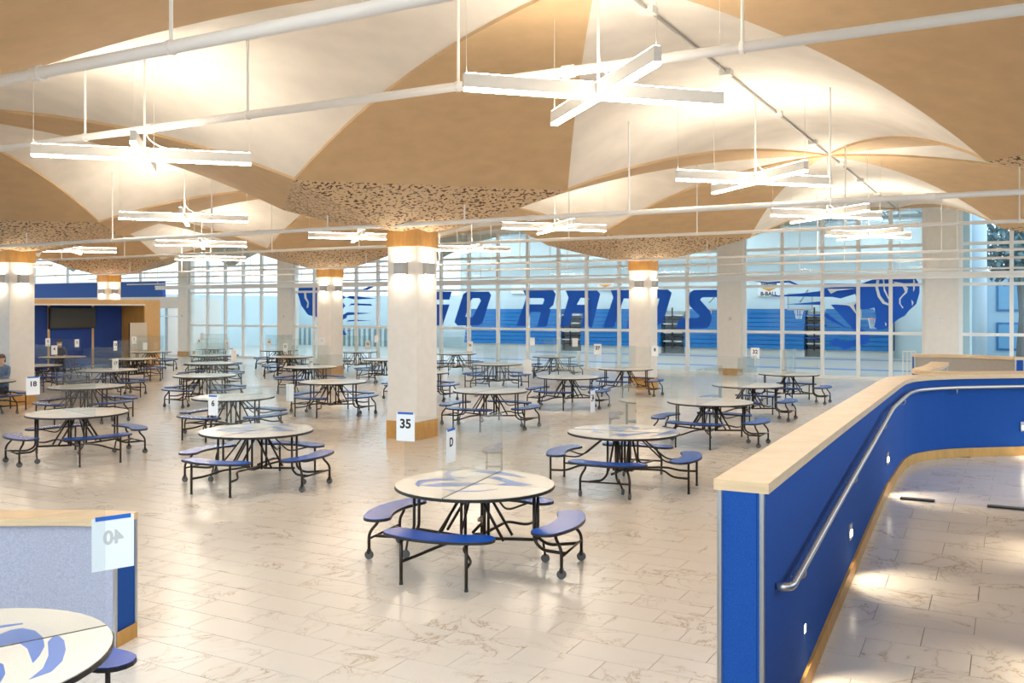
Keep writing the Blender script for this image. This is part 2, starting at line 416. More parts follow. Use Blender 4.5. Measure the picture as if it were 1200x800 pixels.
# conduit on the ridge
o = bempty('ridge_conduit', label='grey conduit along the ceiling ridge above the pendant row', cat='conduit')
MB().tube([(6.5,-12,ZR-.03),(6.5,19,ZR-.03)], .02, 6).obj('conduit', scon_m, o)
for k in range(9): MB().box((6.42,-11+k*3.05,ZR-.08),(6.58,-10.85+k*3.05,ZR+.0)).obj('junction_box', pend_m, o)

# ------------------------------------------------------------------ window wall (plane v = 19.25)
VWIN = 19.25
def wu(px): return at_wall(px, 384, VWIN)[0]
RAILS = [.05, 1.59, 3.23, 4.55, 5.95]
segs = [('window_1', [224,244,264.7,285.7,307,328]),
        ('window_2', [346,369,393,418,443.5,468,493,517.5,550,584,619,655,688,726,765,806,843]),
        ('window_3', [873,917,964,1006,1044,1083]),
        ('window_4', [1126,1185.5,1250,1320,1395])]
for nm, xs in segs:
    wn = bempty(nm, kind='structure'); us = [wu(x) for x in xs]
    for k, u in enumerate(us):
        MB().box((u-.06,VWIN-.09,0),(u+.06,VWIN+.05,5.95)).obj('mullion', frame_m, wn)
    for a, b in zip(us[:-1], us[1:]):
        for k, z in enumerate(RAILS[:-1]):
            MB().box((a+.06,VWIN-.085,z-.05),(b-.06,VWIN+.05,z+.05)).obj('rail', frame_m, wn)
            MB().box((a+.06,VWIN-.006,z+.05),(b-.06,VWIN+.006,RAILS[k+1]-.05)).obj('pane', glass, wn)
piers = [(212,224,'white pier left of the leftmost glazing beside the doorway'),(328,346,'white pier between the left glazing and the ram emblem'),(843,873,'broad white pier right of the letter S'),(1083,1126,'broad white pier right of the charging ram emblem')]
for a, b, lb in piers:
    r = bempty('window_pier', label=lb, cat='column', group='white piers of the window wall'); ua, ub = wu(a)+.06, wu(b)-.06
    MB().box((ua,VWIN-.25,.25),(ub,VWIN+.3,5.95)).obj('shaft', col_p, r)
    MB().box((ua-.01,VWIN-.265,0),(ub+.01,VWIN+.3,.25)).obj('base_trim', oak_m, r)
    MB().box(((ua+ub)/2-.05,VWIN-.262,2.0),((ua+ub)/2+.05,VWIN-.25,2.12)).obj('wall_plate', alu, r)
# ------------------------------------------------------------------ blue vinyl on the glass
def c2(x, y): return (420+x/5.332, 290+y/5.332)
def c3(x, y): return (620+x/5.332, 290+y/5.332)
def c4(x, y): return (820+x/5.332, 290+y/5.332)
def c7(x, y): return (960+x/5.714, 300+y/5.714)
def c8(x, y): return (340+x/7.275, 310+y/7.275)
VD = VWIN-.012
def vinyl(name, m, polys, holes=(), parent=None, v=VD):
    def t3(p): u, z = at_wall(p[0], p[1], v); return Vector((u, v, z))
    me = flatpoly(polys, holes, .004, t3, Vector((0,-1,0))); me.name = name
    if parent is not None: return link(name, me, m, parent)
    o = link(name, me, m); o.location = (OX,OY,0); o.rotation_euler = (0,0,-AL); return o
def P(f, l): return [f(*p) for p in l]
lets = {
 'G': (P(c2,[(425,275),(585,275),(568,325),(462,325),(420,440),(472,440),(487,400),(455,400),(470,355),(570,355),(525,487),(372,487),(352,465),(405,292)]), []),
 'O': (P(c2,[(620,487),(600,465),(655,292),(678,275),(815,275),(830,297),(775,467),(752,487)]), [P(c2,[(668,432),(713,436),(766,332),(756,316),(714,316),(703,330)])]),
 'R': ([(613,340.2),(648,339.8),(651.4,344.5),(648.4,357.2),(644,361.2),(645.2,363.5),(640.5,382.6),(629.5,382.6),(634.2,365.4),(622,365.2),(617.6,382.4),(604.7,382.2),(614.2,356.6),(616.6,347.6)], [[(620.4,349.2),(636.6,349.2),(638,351),(636,356.4),(617.9,356.4)]]),
 'A': (P(c3,[(195,492),(247,312),(228,268),(425,268),(445,290),(393,496),(322,493),(345,412),(272,410),(250,492)]), [P(c3,[(322,314),(377,316),(358,357),(298,357)])]),
 'M': (P(c3,[(465,497),(526,312),(510,266),(868,262),(892,282),(836,470),(768,500),(815,318),(728,318),(672,500),(607,500),(655,318),(592,318),(527,497)]), []),
 'S': ([(813,339.6),(843.4,339.2),(840,348),(823,348.4),(820.4,351),(832.5,365),(834.2,373),(831,382),(827,384.8),(791.6,384.8),(796.2,372.8),(817.5,372.8),(820.2,370.2),(808.4,358.5),(806.8,352),(808.4,343)], [])}
for k, (pl, ho) in lets.items():
    o = vinyl('window_letter', decal, [pl], ho)
    tag(o, 'large slanted blue vinyl letter %s on the window wall' % k, 'letter', 'slanted blue window letters')
em = bempty('window_emblem', label='big blue charging ram emblem on the glass right of the letters', cat='emblem')
vinyl('ram_body', decal, [P(c7,[(78,325),(140,322),(258,312),(240,250),(40,240),(10,215),(250,195),(380,150),(560,140),(640,140),(672,190),(672,245),(650,320),(600,365),(575,398),(530,422),(500,445),(480,470),(430,490),(398,494),(368,474),(374,440),(382,400),(370,345),(330,355),(268,355),(268,475),(332,520),(342,560),(318,590),(225,602),(172,632),(118,600),(65,585),(110,543),(160,580),(262,556),(258,524)])], (), em)
for pl in ([(375,205),(385,160),(402,160),(395,210),(410,265),(440,305),(472,322),(468,332),(425,318),(392,272)],[(425,150),(435,150),(440,220),(468,280),(462,288),(432,230)],
           [(495,170),(560,180),(595,215),(588,245),(560,270),(545,290),(545,320),(565,345),(558,350),(536,318),(535,285),(575,240),(560,205),(520,195)],[(630,150),(642,165),(640,220),(630,240),(628,190)],[(618,290),(632,310),(622,335)],
           [(100,322),(200,318),(235,306),(252,308),(232,330),(254,395),(205,335),(180,328)],[(55,220),(240,218),(120,232),(78,252)],[(440,440),(452,455),(445,470)]):
    vinyl('white_line', decal_w, [P(c7,pl)], (), em, VD-.006)
for pl in ([(430,305),(640,285),(830,262),(930,262),(985,285),(880,318),(830,308),(530,305)],[(530,355),(660,345),(765,335),(768,358)],[(560,420),(700,418),(800,415),(932,512),(800,450),(780,430)],[(560,478),(720,482),(795,480),(795,492),(700,490)],[(300,205),(430,215),(560,205),(620,232),(800,225),(985,225),(985,238),(610,238),(555,218),(430,225)],[(590,560),(700,560),(795,568),(700,572)]):
    vinyl('speed_stripe', decal, [P(c4,pl)], (), em)
em = bempty('window_emblem', label='blue running ram emblem on the glass left of the letters', cat='emblem')
vinyl('ram_head', decal, [P(c8,[(65,245),(75,190),(165,182),(250,185),(330,215),(390,260),(455,263),(475,282),(430,298),(472,350),(395,445),(330,470),(250,450),(165,432),(150,425),(95,348)])], (), em)
vinyl('white_line', decal_w, [P(c8,[(118,225),(135,225),(140,280),(160,320),(155,365),(140,370),(148,325),(122,285)])], (), em, VD-.006)
for pl in ([(480,282),(512,264),(740,288),(560,297)],[(500,355),(520,332),(560,330),(690,335),(700,350),(520,345)],[(388,500),(455,425),(490,405),(690,413),(560,425),(485,432),(482,452)],[(478,488),(500,472),(560,470),(690,476),(500,484)],[(428,598),(452,555),(486,600)],[(485,560),(550,556),(490,568)],[(390,208),(620,208),(690,180),(740,178),(660,215),(400,217)],[(390,580),(412,590),(410,610),(390,628)]):
    vinyl('speed_stripe', decal, [P(c8,pl)], (), em)
# ------------------------------------------------------------------ gym behind the glass
VB = 35.0
gwall = mat('pale_gym_wall', rgb(206,222,226), .7)
gfl = mat('grey_tan_gym_floor', rgb(176,170,160), .35)
gf = bempty('floor_gym', kind='structure'); MB().box((-34,19.55,-.003),(8.6,VB,.004)).obj('gym_floor', gfl, gf)
stripe_m = mat('blue_floor_stripe', rgb(70,110,165), .4)
for v in (24.0, 31.5): MB().box((-14,v,.004),(8,v+.9,.006)).obj('floor_stripe', stripe_m, gf)
gw = bempty('wall_gym_back', kind='structure'); MB().box((-20.8,VB,0),(8.6,VB+.2,9)).obj('back_wall', gwall, gw); MB().box((-34,VB,0),(-20.8,VB+.2,3.3)).obj('low_back_wall', gwall, gw)
gw = bempty('wall_gym_right', kind='structure'); MB().box((8.4,19.5,0),(8.6,VB,9)).obj('side_wall', gwall, gw)
gw = bempty('wall_gym_left', kind='structure'); MB().box((-34.2,19.5,0),(-34,VB,3.3)).obj('side_wall', gwall, gw)
gc = bempty('ceiling_gym', kind='structure'); MB().box((-20.8,19.5,8.6),(8.6,VB,8.8)).obj('gym_ceiling', white_p, gc)
truss_m = mat('grey_truss', rgb(150,160,165), .6)
for k in range(6):
    v = 21+k*2.5; t = bempty('roof_truss', label='grey steel roof truss high in the gym, number %d from the glass' % (k+1) if k else 'grey steel roof truss in the gym nearest the glass', cat='truss', group='gym roof trusses')
    t['label'] = ['grey gym roof truss nearest the glass','grey gym roof truss second from the glass','grey gym roof truss third from the glass','grey gym roof truss fourth from the glass','grey gym roof truss second from the back wall','grey gym roof truss nearest the back wall'][k]
    for z in (6.6, 7.6): MB().box((-20.7,v-.06,z),(8.3,v+.06,z+.12)).obj('chord', truss_m, t)
    mb = MB()
    for q in range(19):
        a = -20+q*1.45; mb.tube([(a,v,6.7),(a+.72,v,7.65),(a+1.45,v,6.7)], .035, 4)
    mb.obj('web_bars', truss_m, t)
k = 0
for u in (-18,-11,-4,4):
    for v in (22.2, 27.2, 32.2):
        g = bempty('gym_lamp', label='white gym ceiling lamp between the roof trusses', cat='lamp', group='gym ceiling lamps')
        h_ = MB().box((u-1.1,v-.35,8.3),(u+1.1,v+.35,8.595)).obj('housing', white_p, g)
        MB().box((u-1.05,v-.3,8.28),(u+1.05,v+.3,8.3)).obj('lens', gym_e, g)
def gu(px, v=34): return at_wall(px, 384, v)[0]
rows_b = 9
trim_b = mat('white_bleacher_base', rgb(215,218,216), .5)
for a, b, lb in ((547,657,'behind the letters O and R'),(682,775,'behind the letters A and M'),(803,943,'behind the letter S and the broad pier'),(967,1046,'behind the ram emblem')):
    t = bempty('bleachers', label='folded blue bleachers '+lb, cat='bleachers', group='folded blue bleachers'); ua, ub = gu(a), gu(b)
    MB().box((ua,33.9,0),(ub,34.9,.36)).obj('base', trim_b, t)
    me = MB().box((ua,33.72,0),(ub,34.4,.205)).mesh('board')
    for k in range(rows_b): link('board', me, bleach, t, loc=(0,.045*k,.37+k*.228))
    MB().box((ua,34.2,.36),(ub,34.9,2.42)).obj('core', mat('dark_bleacher_core', rgb(10,60,110), .6), t)
for a, b, lb in ((659,680,'behind the letter R'),(777.5,800.5,'left of the letter S'),(945,965,'behind the ram stripes')):
    t = bempty('bleacher_aisle', label='grey stepped bleacher aisle with dark rails '+lb, cat='aisle', group='bleacher aisles'); ua, ub = gu(a), gu(b)
    MB().box((ua,34.3,0),(ub,34.9,2.3)).obj('back', mat('grey_aisle', rgb(150,156,156), .6), t)
    for k in range(8): MB().box((ua+.03,33.9,.4+k*.235),(ub-.03,34.35,.46+k*.235)).obj('step', trim_b if k % 2 else black_m, t)
    MB().tube([((ua+ub)/2,33.85,.3),((ua+ub)/2,33.85,2.5)], .04, 6).obj('rail_post', black_m, t)
t = bempty('seating_bank', label='pale slatted bleacher ends behind the left ram stripes', cat='bleachers')
for k in range(26): MB().box((gu(352)+k*.42,33.6,.0),(gu(352)+k*.42+.2,34.2,1.25)).obj('slat', mat('pale_slat', rgb(190,205,206), .6), t)
MB().box((gu(352),33.8,1.25),(gu(540),34.3,1.33)).obj('top_rail', truss_m, t)
def hoop(px, py, lb):
    u, z = at_wall(px, py, 33.0); t = bempty('basketball_hoop', label=lb, cat='hoop', group='basketball hoops')
    mb = MB()
    for a, b in (((-.62,-.42),(.62,-.36)),((-.62,.36),(.62,.42)),((-.62,-.36),(-.56,.36)),((.56,-.36),(.62,.36))): mb.box((u+a[0],33,z+a[1]),(u+b[0],33.05,z+b[1]))
    mb.obj('backboard_frame', scon_m, t); MB().box((u-.56,33.02,z-.36),(u+.56,33.03,z+.36)).obj('backboard', glass, t)
    MB().tube([(u+.23*math.cos(q*.393),32.72+.23*math.sin(q*.393),z-.38) for q in range(17)], .02, 5, False).obj('rim', mat('orange_rim', rgb(220,120,50), .5), t)
    mb = MB()
    for q in range(10):
        c, s = math.cos(q*.628), math.sin(q*.628); mb.tube([(u+.22*c,32.72+.22*s,z-.38),(u+.13*c,32.72+.13*s,z-.85)], .012, 4)
    mb.obj('net', white_p, t); MB().tube([(u,33.05,z),(u,34.9,z+.6)], .05, 6).obj('arm', truss_m, t)
hoop(937.5, 353.5, 'basketball hoop seen behind the ram stripes'); hoop(831, 354, 'basketball hoop seen behind the letter S'); hoop(1024, 364, 'basketball hoop seen behind the ram head')
def banner(px0, py0, px1, py1, lb, lines):
    u0, z1 = at_wall(px0, py0, 34.9); u1, z0 = at_wall(px1, py1, 34.9); t = bempty('gym_sign', label=lb, cat='sign')
    MB().box((u0,34.9,z0),(u1,34.98,z1)).obj('board', paper, t); cu = (u0+u1)/2; hh = z1-z0
    bm = flatpoly([[(cu-.45,z0+hh*.62),(cu+.45,z0+hh*.62),(cu,z0+hh*.34)]], (), .01, lambda p: Vector((p[0],34.89,p[1])), Vector((0,-1,0))); link('arrow', bm, mat('orange_print', rgb(214,150,60), .5), t)
    for s, fz in lines:
        o = link('lettering', textmesh(s, hh*.36), ink, t); o.location = (cu, 34.885, z0+hh*fz); o.rotation_euler = (math.pi/2,0,0)
banner(888, 330, 914, 347, 'white gym sign with orange triangle and black lettering', [('SWISH',.82),('B-BALL',.16)])
banner(599, 334, 617, 344, 'small white gym sign with orange triangle behind the letter R', [])
banner(700, 329, 719, 340, 'small white gym sign with orange triangle above the letter A', [])

# ------------------------------------------------------------------ outdoors behind the right glazing
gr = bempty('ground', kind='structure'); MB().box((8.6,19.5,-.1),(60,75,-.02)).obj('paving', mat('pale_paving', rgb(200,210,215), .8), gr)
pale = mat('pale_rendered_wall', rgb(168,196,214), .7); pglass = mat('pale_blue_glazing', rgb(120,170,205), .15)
t = bempty('building', label='pale building with blue-framed windows outside the right glazing', cat='building')
FU = at_wall(1156, 384, 34)[0]; MB().box((FU,34,0),(FU+26,36,4.1)).obj('facade', pale, t)
for z in (.5, 2.3): 
    for k in range(6): 
        q = MB().box((FU+.4+k*2.2,33.95,z),(FU+2.3+k*2.2,34.02,z+1.3)).obj('window', mat('blue_window_frame', rgb(60,120,170), .4), t)
        MB().box((FU+.5+k*2.2,33.92,z+.1),(FU+2.2+k*2.2,33.96,z+1.2)).obj('pane', pglass, q)
t = bempty('outdoor_column', label='white round column just outside the right glazing', cat='column')
u_ = at_wall(1143, 384, 21.5)[0]
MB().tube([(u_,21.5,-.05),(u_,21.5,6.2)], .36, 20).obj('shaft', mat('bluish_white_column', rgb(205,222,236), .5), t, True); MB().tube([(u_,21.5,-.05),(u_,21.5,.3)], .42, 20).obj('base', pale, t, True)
t = bempty('tree', label='leafy tree seen at the upper right through the glazing', cat='tree')
tv = 27.0; tu = at_wall(1196, 300, tv)[0]
MB().tube([(tu,tv,0),(tu+.1,tv,2.2),(tu-.1,tv+.1,4.6)], [.2,.16,.1], 8).obj('trunk', mat('bark', rgb(128,124,120), .9), t)
mb = MB()
for k in range(1800):
    th = random.uniform(0,6.283); ph = math.acos(random.uniform(-1,1)); r = 1.7*random.random()**.4
    c = Vector((tu+r*math.sin(ph)*math.cos(th)*1.15, tv+r*math.sin(ph)*math.sin(th), 4.9+r*math.cos(ph)*.95)); a = Vector((random.gauss(0,1),random.gauss(0,1),random.gauss(0,1))).normalized()*.16; b = a.cross(Vector((random.gauss(0,1),random.gauss(0,1),random.gauss(0,1)))).normalized()*.09
    n = len(mb.v); mb.v += [tuple(c-a),tuple(c+b),tuple(c+a),tuple(c-b)]; mb.f.append((n,n+1,n+2,n+3))
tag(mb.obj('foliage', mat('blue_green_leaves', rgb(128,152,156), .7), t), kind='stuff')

# ------------------------------------------------------------------ back-left wall, doorway, clerestory
bl = bempty('wall_back', kind='structure'); UD0, UD1 = -30.2, wu(212)+.06
MB().box((-52,VWIN-.1,0),(UD0,VWIN+.1,3.05)).obj('lower_wall', white_p, bl)
MB().box((UD0,VWIN-.1,2.45),(UD1,VWIN+.1,3.05)).obj('header', white_p, bl)
MB().box((-52,VWIN-.12,3.05),(UD1-1.3,VWIN+.1,3.85)).obj('blue_band', mat('blue_wall_paint', rgb(38,92,180), .6), bl)
wn = bempty('window_5', kind='structure')
for k in range(9): MB().box((-52+k*3.0-.05,VWIN-.06,3.85),(-52+k*3.0+.05,VWIN+.06,5.95)).obj('mullion', frame_m, wn)
for k in range(8):
    MB().box((-51.95+k*3.0,VWIN-.006,3.9),(-49.05+k*3.0,VWIN+.006,5.9)).obj('pane', glass, wn)
    MB().box((-51.95+k*3.0,VWIN-.05,3.85),(-49.05+k*3.0,VWIN+.05,3.9)).obj('rail', frame_m, wn)
d = bempty('door_1', kind='structure')
for a, b in ((UD0,UD0+.07),(UD1-.07,UD1),((UD0+UD1)/2-.03,(UD0+UD1)/2+.03)): MB().box((a,VWIN-.08,0),(b,VWIN+.08,2.45)).obj('door_frame', alu, d)
MB().box((UD0+.07,VWIN-.01,.05),((UD0+UD1)/2-.03,VWIN+.01,2.4)).obj('glass_leaf', glass, d)
MB().box((UD0,VWIN-.07,2.0),(UD1,VWIN+.07,2.06)).obj('transom', alu, d)
ho = bempty('wall_corridor', kind='structure'); MB().box((-32.5,23,0),(-29.3,23.2,3)).obj('corridor_end', oak_m, ho)
MB().box((-29.3,19.5,0),(-29.2,23.2,3)).obj('corridor_side', white_p, ho)
MB().box((-32.4,22.9,0),(-29.35,23,1.1)).obj('dark_counter', mat('dark_wood', rgb(84,66,48), .5), ho)
bx = bempty('baseboard_back', kind='structure'); MB().box((-52,VWIN-.13,0),(UD0,VWIN-.1,.15)).obj('baseboard', oak_m, bx)

wn = bempty('window_left_unseen', kind='structure')  # unseen glazing, added to fill the left side opened for daylight
for k in range(9): MB().box((-36.6,-12+k*3.0-.06,0),(-36.48,-12+k*3.0+.06,5.6)).obj('mullion', frame_m, wn)
for k in range(8):
    for z0, z1 in ((.05,1.59),(1.65,3.2),(3.26,5.5)):
        MB().box((-36.545,-11.93+k*3.0,z0),(-36.533,-9.07+k*3.0,z1)).obj('pane', glass, wn); MB().box((-36.6,-11.94+k*3.0,z1),(-36.48,-9.06+k*3.0,z1+.06)).obj('rail', frame_m, wn)
# ------------------------------------------------------------------ blue alcove with screen
al = bempty('alcove', label='wood-framed blue alcove with wall screen at the left back', cat='alcove')
AU, AB, A0, A1 = -22.5, -23.92, 3.0, 12.5
apx = mat('pale_oak_veneer', rgb(222,178,120), .5, noise=(10,.08,3,(6,6,.5)))
navy = mat('navy_felt_panel', rgb(42,72,148), .9, noise=(60,.08,2,(1,1,1)))
MB().box((AB,A1,0),(AU,13.3,2.80)).obj('end_pier', apx, al)
MB().box((AB,A0,2.62),(AU,A1,2.80)).obj('fascia', apx, al)
MB().box((AU-.01,A0,2.56),(AU+.03,A1,2.62)).obj('light_lip', white_p, al)
MB().box((AB,A1-.03,0),(AU-.01,A1,2.56)).obj('inner_side', oak_m, al)
pv = [3.0,5.2,9.0,11.0,12.47]
for a, b in zip(pv[:-1], pv[1:]): MB().box((AB,a+.05,0),(AB+.06,b-.05,2.6)).obj('blue_panel', navy, al)
for a in pv[1:-1]: MB().box((AB,a-.05,0),(AB+.07,a+.05,2.6)).obj('wood_batten', apx, al)
MB().box((AB-.05,A0,0),(AB,13.3,2.8)).obj('back', white_p, al)
t = bempty('television', label='dark flat screen hung on the blue alcove wall', cat='screen')
MB().box((AB+.12,8.95,1.62),(AB+.2,11.05,2.48)).obj('casing', black_m, t); MB().box((AB+.2,9.0,1.66),(AB+.206,11.0,2.44)).obj('glass', mat('dark_screen', rgb(72,66,56), .25), t); MB().box((AB+.06,9.8,1.9),(AB+.12,10.2,2.2)).obj('bracket', black_m, t)
t = empty('folded_table', W(AU+.5, 11.75), -AL, label='pale folded tabletop standing upright before the alcove end', cat='table')
MB().box((-.03,-.42,.1),(.03,.42,1.85)).obj('top', mat('pale_panel', rgb(210,196,178), .5), t); MB().box((-.2,-.3,0),(.2,-.26,.12)).obj('foot', tube_m, t); MB().box((-.2,.26,0),(.2,.3,.12)).obj('foot', tube_m, t); MB().box((-.028,-.44,.1),(.028,-.42,1.85)).obj('edge_band', edge_m, t)

# ------------------------------------------------------------------ low carpeted walls with wood caps
def offs(path, d):
    out = []
    for i, p in enumerate(path):
        t = (path[min(i+1,len(path)-1)]-path[max(i-1,0)]).normalized(); n = Vector((t.y,-t.x))
        out.append(Vector((p.x+n.x*d, p.y+n.y*d)))
    return out
def slabpath(mb, L, R, z0, z1):
    a = [(p.x,p.y,z0(i) if callable(z0) else z0) for i, p in enumerate(L)]; b = [(p.x,p.y,z1) for p in L]; c = [(p.x,p.y,z1) for p in R]; d = [(p.x,p.y,z0(i) if callable(z0) else z0) for i, p in enumerate(R)]
    mb.strip(a,b); mb.strip(b,c); mb.strip(c,d); mb.strip(d,a)
    n = len(mb.v)
    for i in (0, -1): k = len(mb.v); mb.v += [a[i],b[i],c[i],d[i]]; mb.f.append((k,k+1,k+2,k+3))
    return mb
def lowwall(root, path, th, top, mR, mL, zf=lambda p: 0.0, ends=(True, True), baseR=True):
    # path = right-hand face; left-hand face lies th to the left
    R = path; L = offs(path, -th); M = offs(path, -th/2)
    zR = lambda i: zf(R[i])
    mb = MB(); slabpath(mb, offs(R,-th*.12), R, 0, top-.05); mb.obj('right_panel', mR, root)
    mb = MB(); slabpath(mb, L, offs(R,-th*.13), 0, top-.05); mb.obj('left_panel', mL, root)
    mb = MB(); slabpath(mb, offs(R,-th-.03), offs(R,.03), top-.05, top); mb.obj('wood_cap', wood_m, root)
    if baseR:
        mb = MB(); a = offs(R,.0); b = offs(R,.02); s1 = [(p.x,p.y,zf(p)) for p in b]; s2 = [(p.x,p.y,zf(p)+.11) for p in b]; s3 = [(p.x,p.y,zf(p)+.11) for p in a]
        mb.strip(s1,s2); mb.strip(s2,s3); mb.obj('base_trim', oak_m, root)
    mb = MB(); slabpath(mb, offs(R,-th-.015), L, 0, .11); mb.obj('base_trim', oak_m, root)
    for k, e in zip((0,-1), ends):
        if e:
            t = (R[k]-R[1 if k == 0 else -2]).normalized()*.015; MB().strip([(R[k].x+t.x,R[k].y+t.y,zf(R[k])),(L[k].x+t.x,L[k].y+t.y,zf(R[k]))], [(R[k].x+t.x,R[k].y+t.y,zf(R[k])+.11),(L[k].x+t.x,L[k].y+t.y,zf(R[k])+.11)]).obj('end_trim', oak_m, root)
            for q in (R[k], L[k]): MB().tube([(q.x,q.y,0),(q.x,q.y,top-.05)], .014, 8).obj('corner_trim', alu, root)
ph = [Vector(p) for p in [(9.01,-10.05),(8.965,-8),(8.93,-6),(8.90,-4.2),(8.885,-3.2),(8.90,-2.75),(8.99,-2.3),(9.33,-1.75),(10.11,-1.1),(11.3,-.15),(12.8,.95)]]
ph = catmull(ph, 6)
r = bempty('wall_ramp', kind='structure')
lowwall(r, ph, .2, 1.60, blue_f, blue_f, lambda p: rz_(p.y))
# handrail along the ramp wall
hr = bempty('handrail', label='satin steel handrail on the blue ramp wall', cat='handrail')
rp_ = [p for p in offs(ph, .075) if p.y > -9.98]
line = [Vector((p.x,p.y,rz_(p.y)+.87)) for p in rp_]
s0 = line[0]; MB().tube(fillet([(s0.x-.07,s0.y-.05,s0.z),(s0.x,s0.y-.02,s0.z),tuple(line[1])],.04)+line[2:], .021, 12).obj('rail', steel, hr, True)
acc = 0
for i in range(1, len(line)-1):
    acc += (line[i]-line[i-1]).length
    if i == 1 or acc > 1.75:
        acc = 0; p = line[i]; t = (line[i+1]-line[i-1]).normalized(); n = Vector((t.y,-t.x,0))*-.085
        bk = MB().tube(fillet([p-Vector((0,0,.02)), p-Vector((0,0,.075)), p+n*.98-Vector((0,0,.085))],.03), .008, 6).obj('bracket', steel, hr)
        MB().tube([p+n*.9-Vector((0,0,.085)), p+n*.99-Vector((0,0,.085))], .03, 10).obj('rosette', steel, bk)
# step lights
def steplight(p, ang, lb):
    t = empty('step_light', p, ang, label=lb, cat='step light', group='step lights in the ramp wall')
    MB().box((0,-.06,-.06),(.012,.06,.06)).obj('face_plate', alu, t); MB().box((.012,-.035,-.035),(.016,.035,.01)).obj('lens', step_e, t)
    ld = bpy.data.lights.new('step_lamp', 'SPOT'); ld.energy = 13; ld.color = (1,.86,.64); ld.spot_size = math.radians(95); ld.spot_blend = .7; ld.shadow_soft_size = .02
    lo = bpy.data.objects.new('step_lamp', ld); COL.objects.link(lo); lo.parent = t; lo.location = (.03,0,-.01); lo.rotation_euler = (0,math.radians(-38),0)
for (v, lb) in ((-8.95,'small lit step light nearest the near end of the ramp wall'),(-7.1,'small lit step light below the middle of the handrail'),(-4.6,'small lit step light near the bend of the ramp wall')):
    steplight(W(8.98-(v+9.95)*.0135+.003, v, rz_(v)+.36), -AL, lb)
p0 = ph[int(len(ph)*.8)]; p1 = ph[int(len(ph)*.8)+1]; tt = (p1-p0).normalized()
steplight(W(p0.x+tt.y*.002, p0.y-tt.x*.002, RZ+.36), -AL+math.atan2(-tt.x, tt.y), 'small lit step light on the far curved ramp wall')
# opposite ramp wall, just outside the frame, added to shade the ramp; carries the lights that graze the ramp floor
for k, (u, v) in enumerate(((9.2,-4.72),(9.95,-4.72))):
    t = bempty('floor_strip', label=['black floor strip nearer the blue wall at the top of the ramp','black floor strip farther from the blue wall at the top of the ramp'][k], cat='strip', group='black floor strips')
    MB().box((u-.15,v-.06,RZ),(u+.15,v+.03,RZ+.012)).obj('strip', black_m, t); MB().box((u-.14,v-.018,RZ+.012),(u+.14,v-.012,RZ+.014)).obj('groove', scon_m, t)
r = bempty('wall_ramp_unseen', kind='structure')
lowwall(r, [Vector(p) for p in ((10.5,-4.7),(10.5,-6),(10.5,-8),(10.5,-11.5))], .2, 1.59, blue_f, blue_f, lambda p: rz_(p.y))
for v in (-8.3,-6.0): steplight(W(10.499, v, rz_(v)+.36), -AL+math.pi, 'small lit step light in the facing ramp wall, '+('near' if v < -7 else 'far')+' one of two')
# far low walls at the right
r = bempty('wall_landing', kind='structure')
a = [UV(*at_z(x, y, 1.6)[:2]) for x, y in ((1072,415),(1100,415.3),(1130,416),(1160,417),(1190,418.5))]
lowwall(r, catmull([Vector(p) for p in a], 4), .2, 1.6, tan_f, blue_f)
r = bempty('wall_return', kind='structure')
a = [Vector(UV(*q)) for q in ((6.86,14.6),(6.3,13.6),(5.75,12.75),(5.9,12.45),(6.6,12.45),(8.5,12.75))]
lowwall(r, catmull(a, 4)[::-1], .2, 1.58, tan_f, blue_f)
t = bempty('guard_rail', label='thin white guard rail left of the taupe low wall', cat='railing')
q0 = at_z(1058, 446, .02); q1 = at_z(1073, 446, .02); a = UV(q0.x, q0.y); b = UV(q1.x, q1.y)
MB().tube([(a[0],a[1],1.0),(b[0],b[1],1.0)], .025, 6).obj('top_rail', white_p, t)
for k in range(4): MB().tube([(a[0]+(b[0]-a[0])*k/3,a[1]+(b[1]-a[1])*k/3,0),(a[0]+(b[0]-a[0])*k/3,a[1]+(b[1]-a[1])*k/3,1.0)], .018, 6).obj('baluster', white_p, t)
# near-left low wall
r = bempty('wall_near', kind='structure')
a = [Vector(UV(*q)) for q in ((-5.6,6.95),(-4.9,6.78),(-4.2,6.68),(-3.6,6.65),(-3.15,6.66),(-2.83,6.60))]
lowwall(r, catmull(a, 4), .24, .915, gray_f, blue_f)

# ------------------------------------------------------------------ folding cafeteria tables with four benches
TR, TZ, SZ = .762, .74, .44
def half_disc(sy):
    pts = []
    for k in range(25):
        a = math.pi*k/24; pts.append((TR*math.cos(a), sy*(TR*math.sin(a)*.998+.004)))
    return pts
def bench_poly(n=14):                       # kidney bench centred on +x
    r0, r1, ha, out = .80, 1.06, math.radians(25), []
    rm, hr_ = (r0+r1)/2, (r1-r0)/2
    for k in range(n+1): t = -ha+2*ha*k/n; out.append((r1*math.cos(t), r1*math.sin(t)))
    cx, cy = rm*math.cos(ha), rm*math.sin(ha)
    for k in range(1, 8): t = ha+math.pi*k/8; out.append((cx+hr_*math.cos(t), cy+hr_*math.sin(t)))
    for k in range(n+1): t = ha-2*ha*k/n; out.append((r0*math.cos(t), r0*math.sin(t)))
    cx, cy = rm*math.cos(-ha), rm*math.sin(-ha)
    for k in range(1, 8): t = -ha+math.pi+math.pi*k/8; out.append((cx+hr_*math.cos(t), cy+hr_*math.sin(t)))
    return out
def grow(poly, d):
    c = sum((Vector(p) for p in poly), Vector((0,0)))/len(poly); n = len(poly); out = []
    for i in range(n):
        t = (Vector(poly[(i+1)%n])-Vector(poly[i-1])).normalized(); out.append((poly[i][0]+t.y*d, poly[i][1]-t.x*d))
    return out
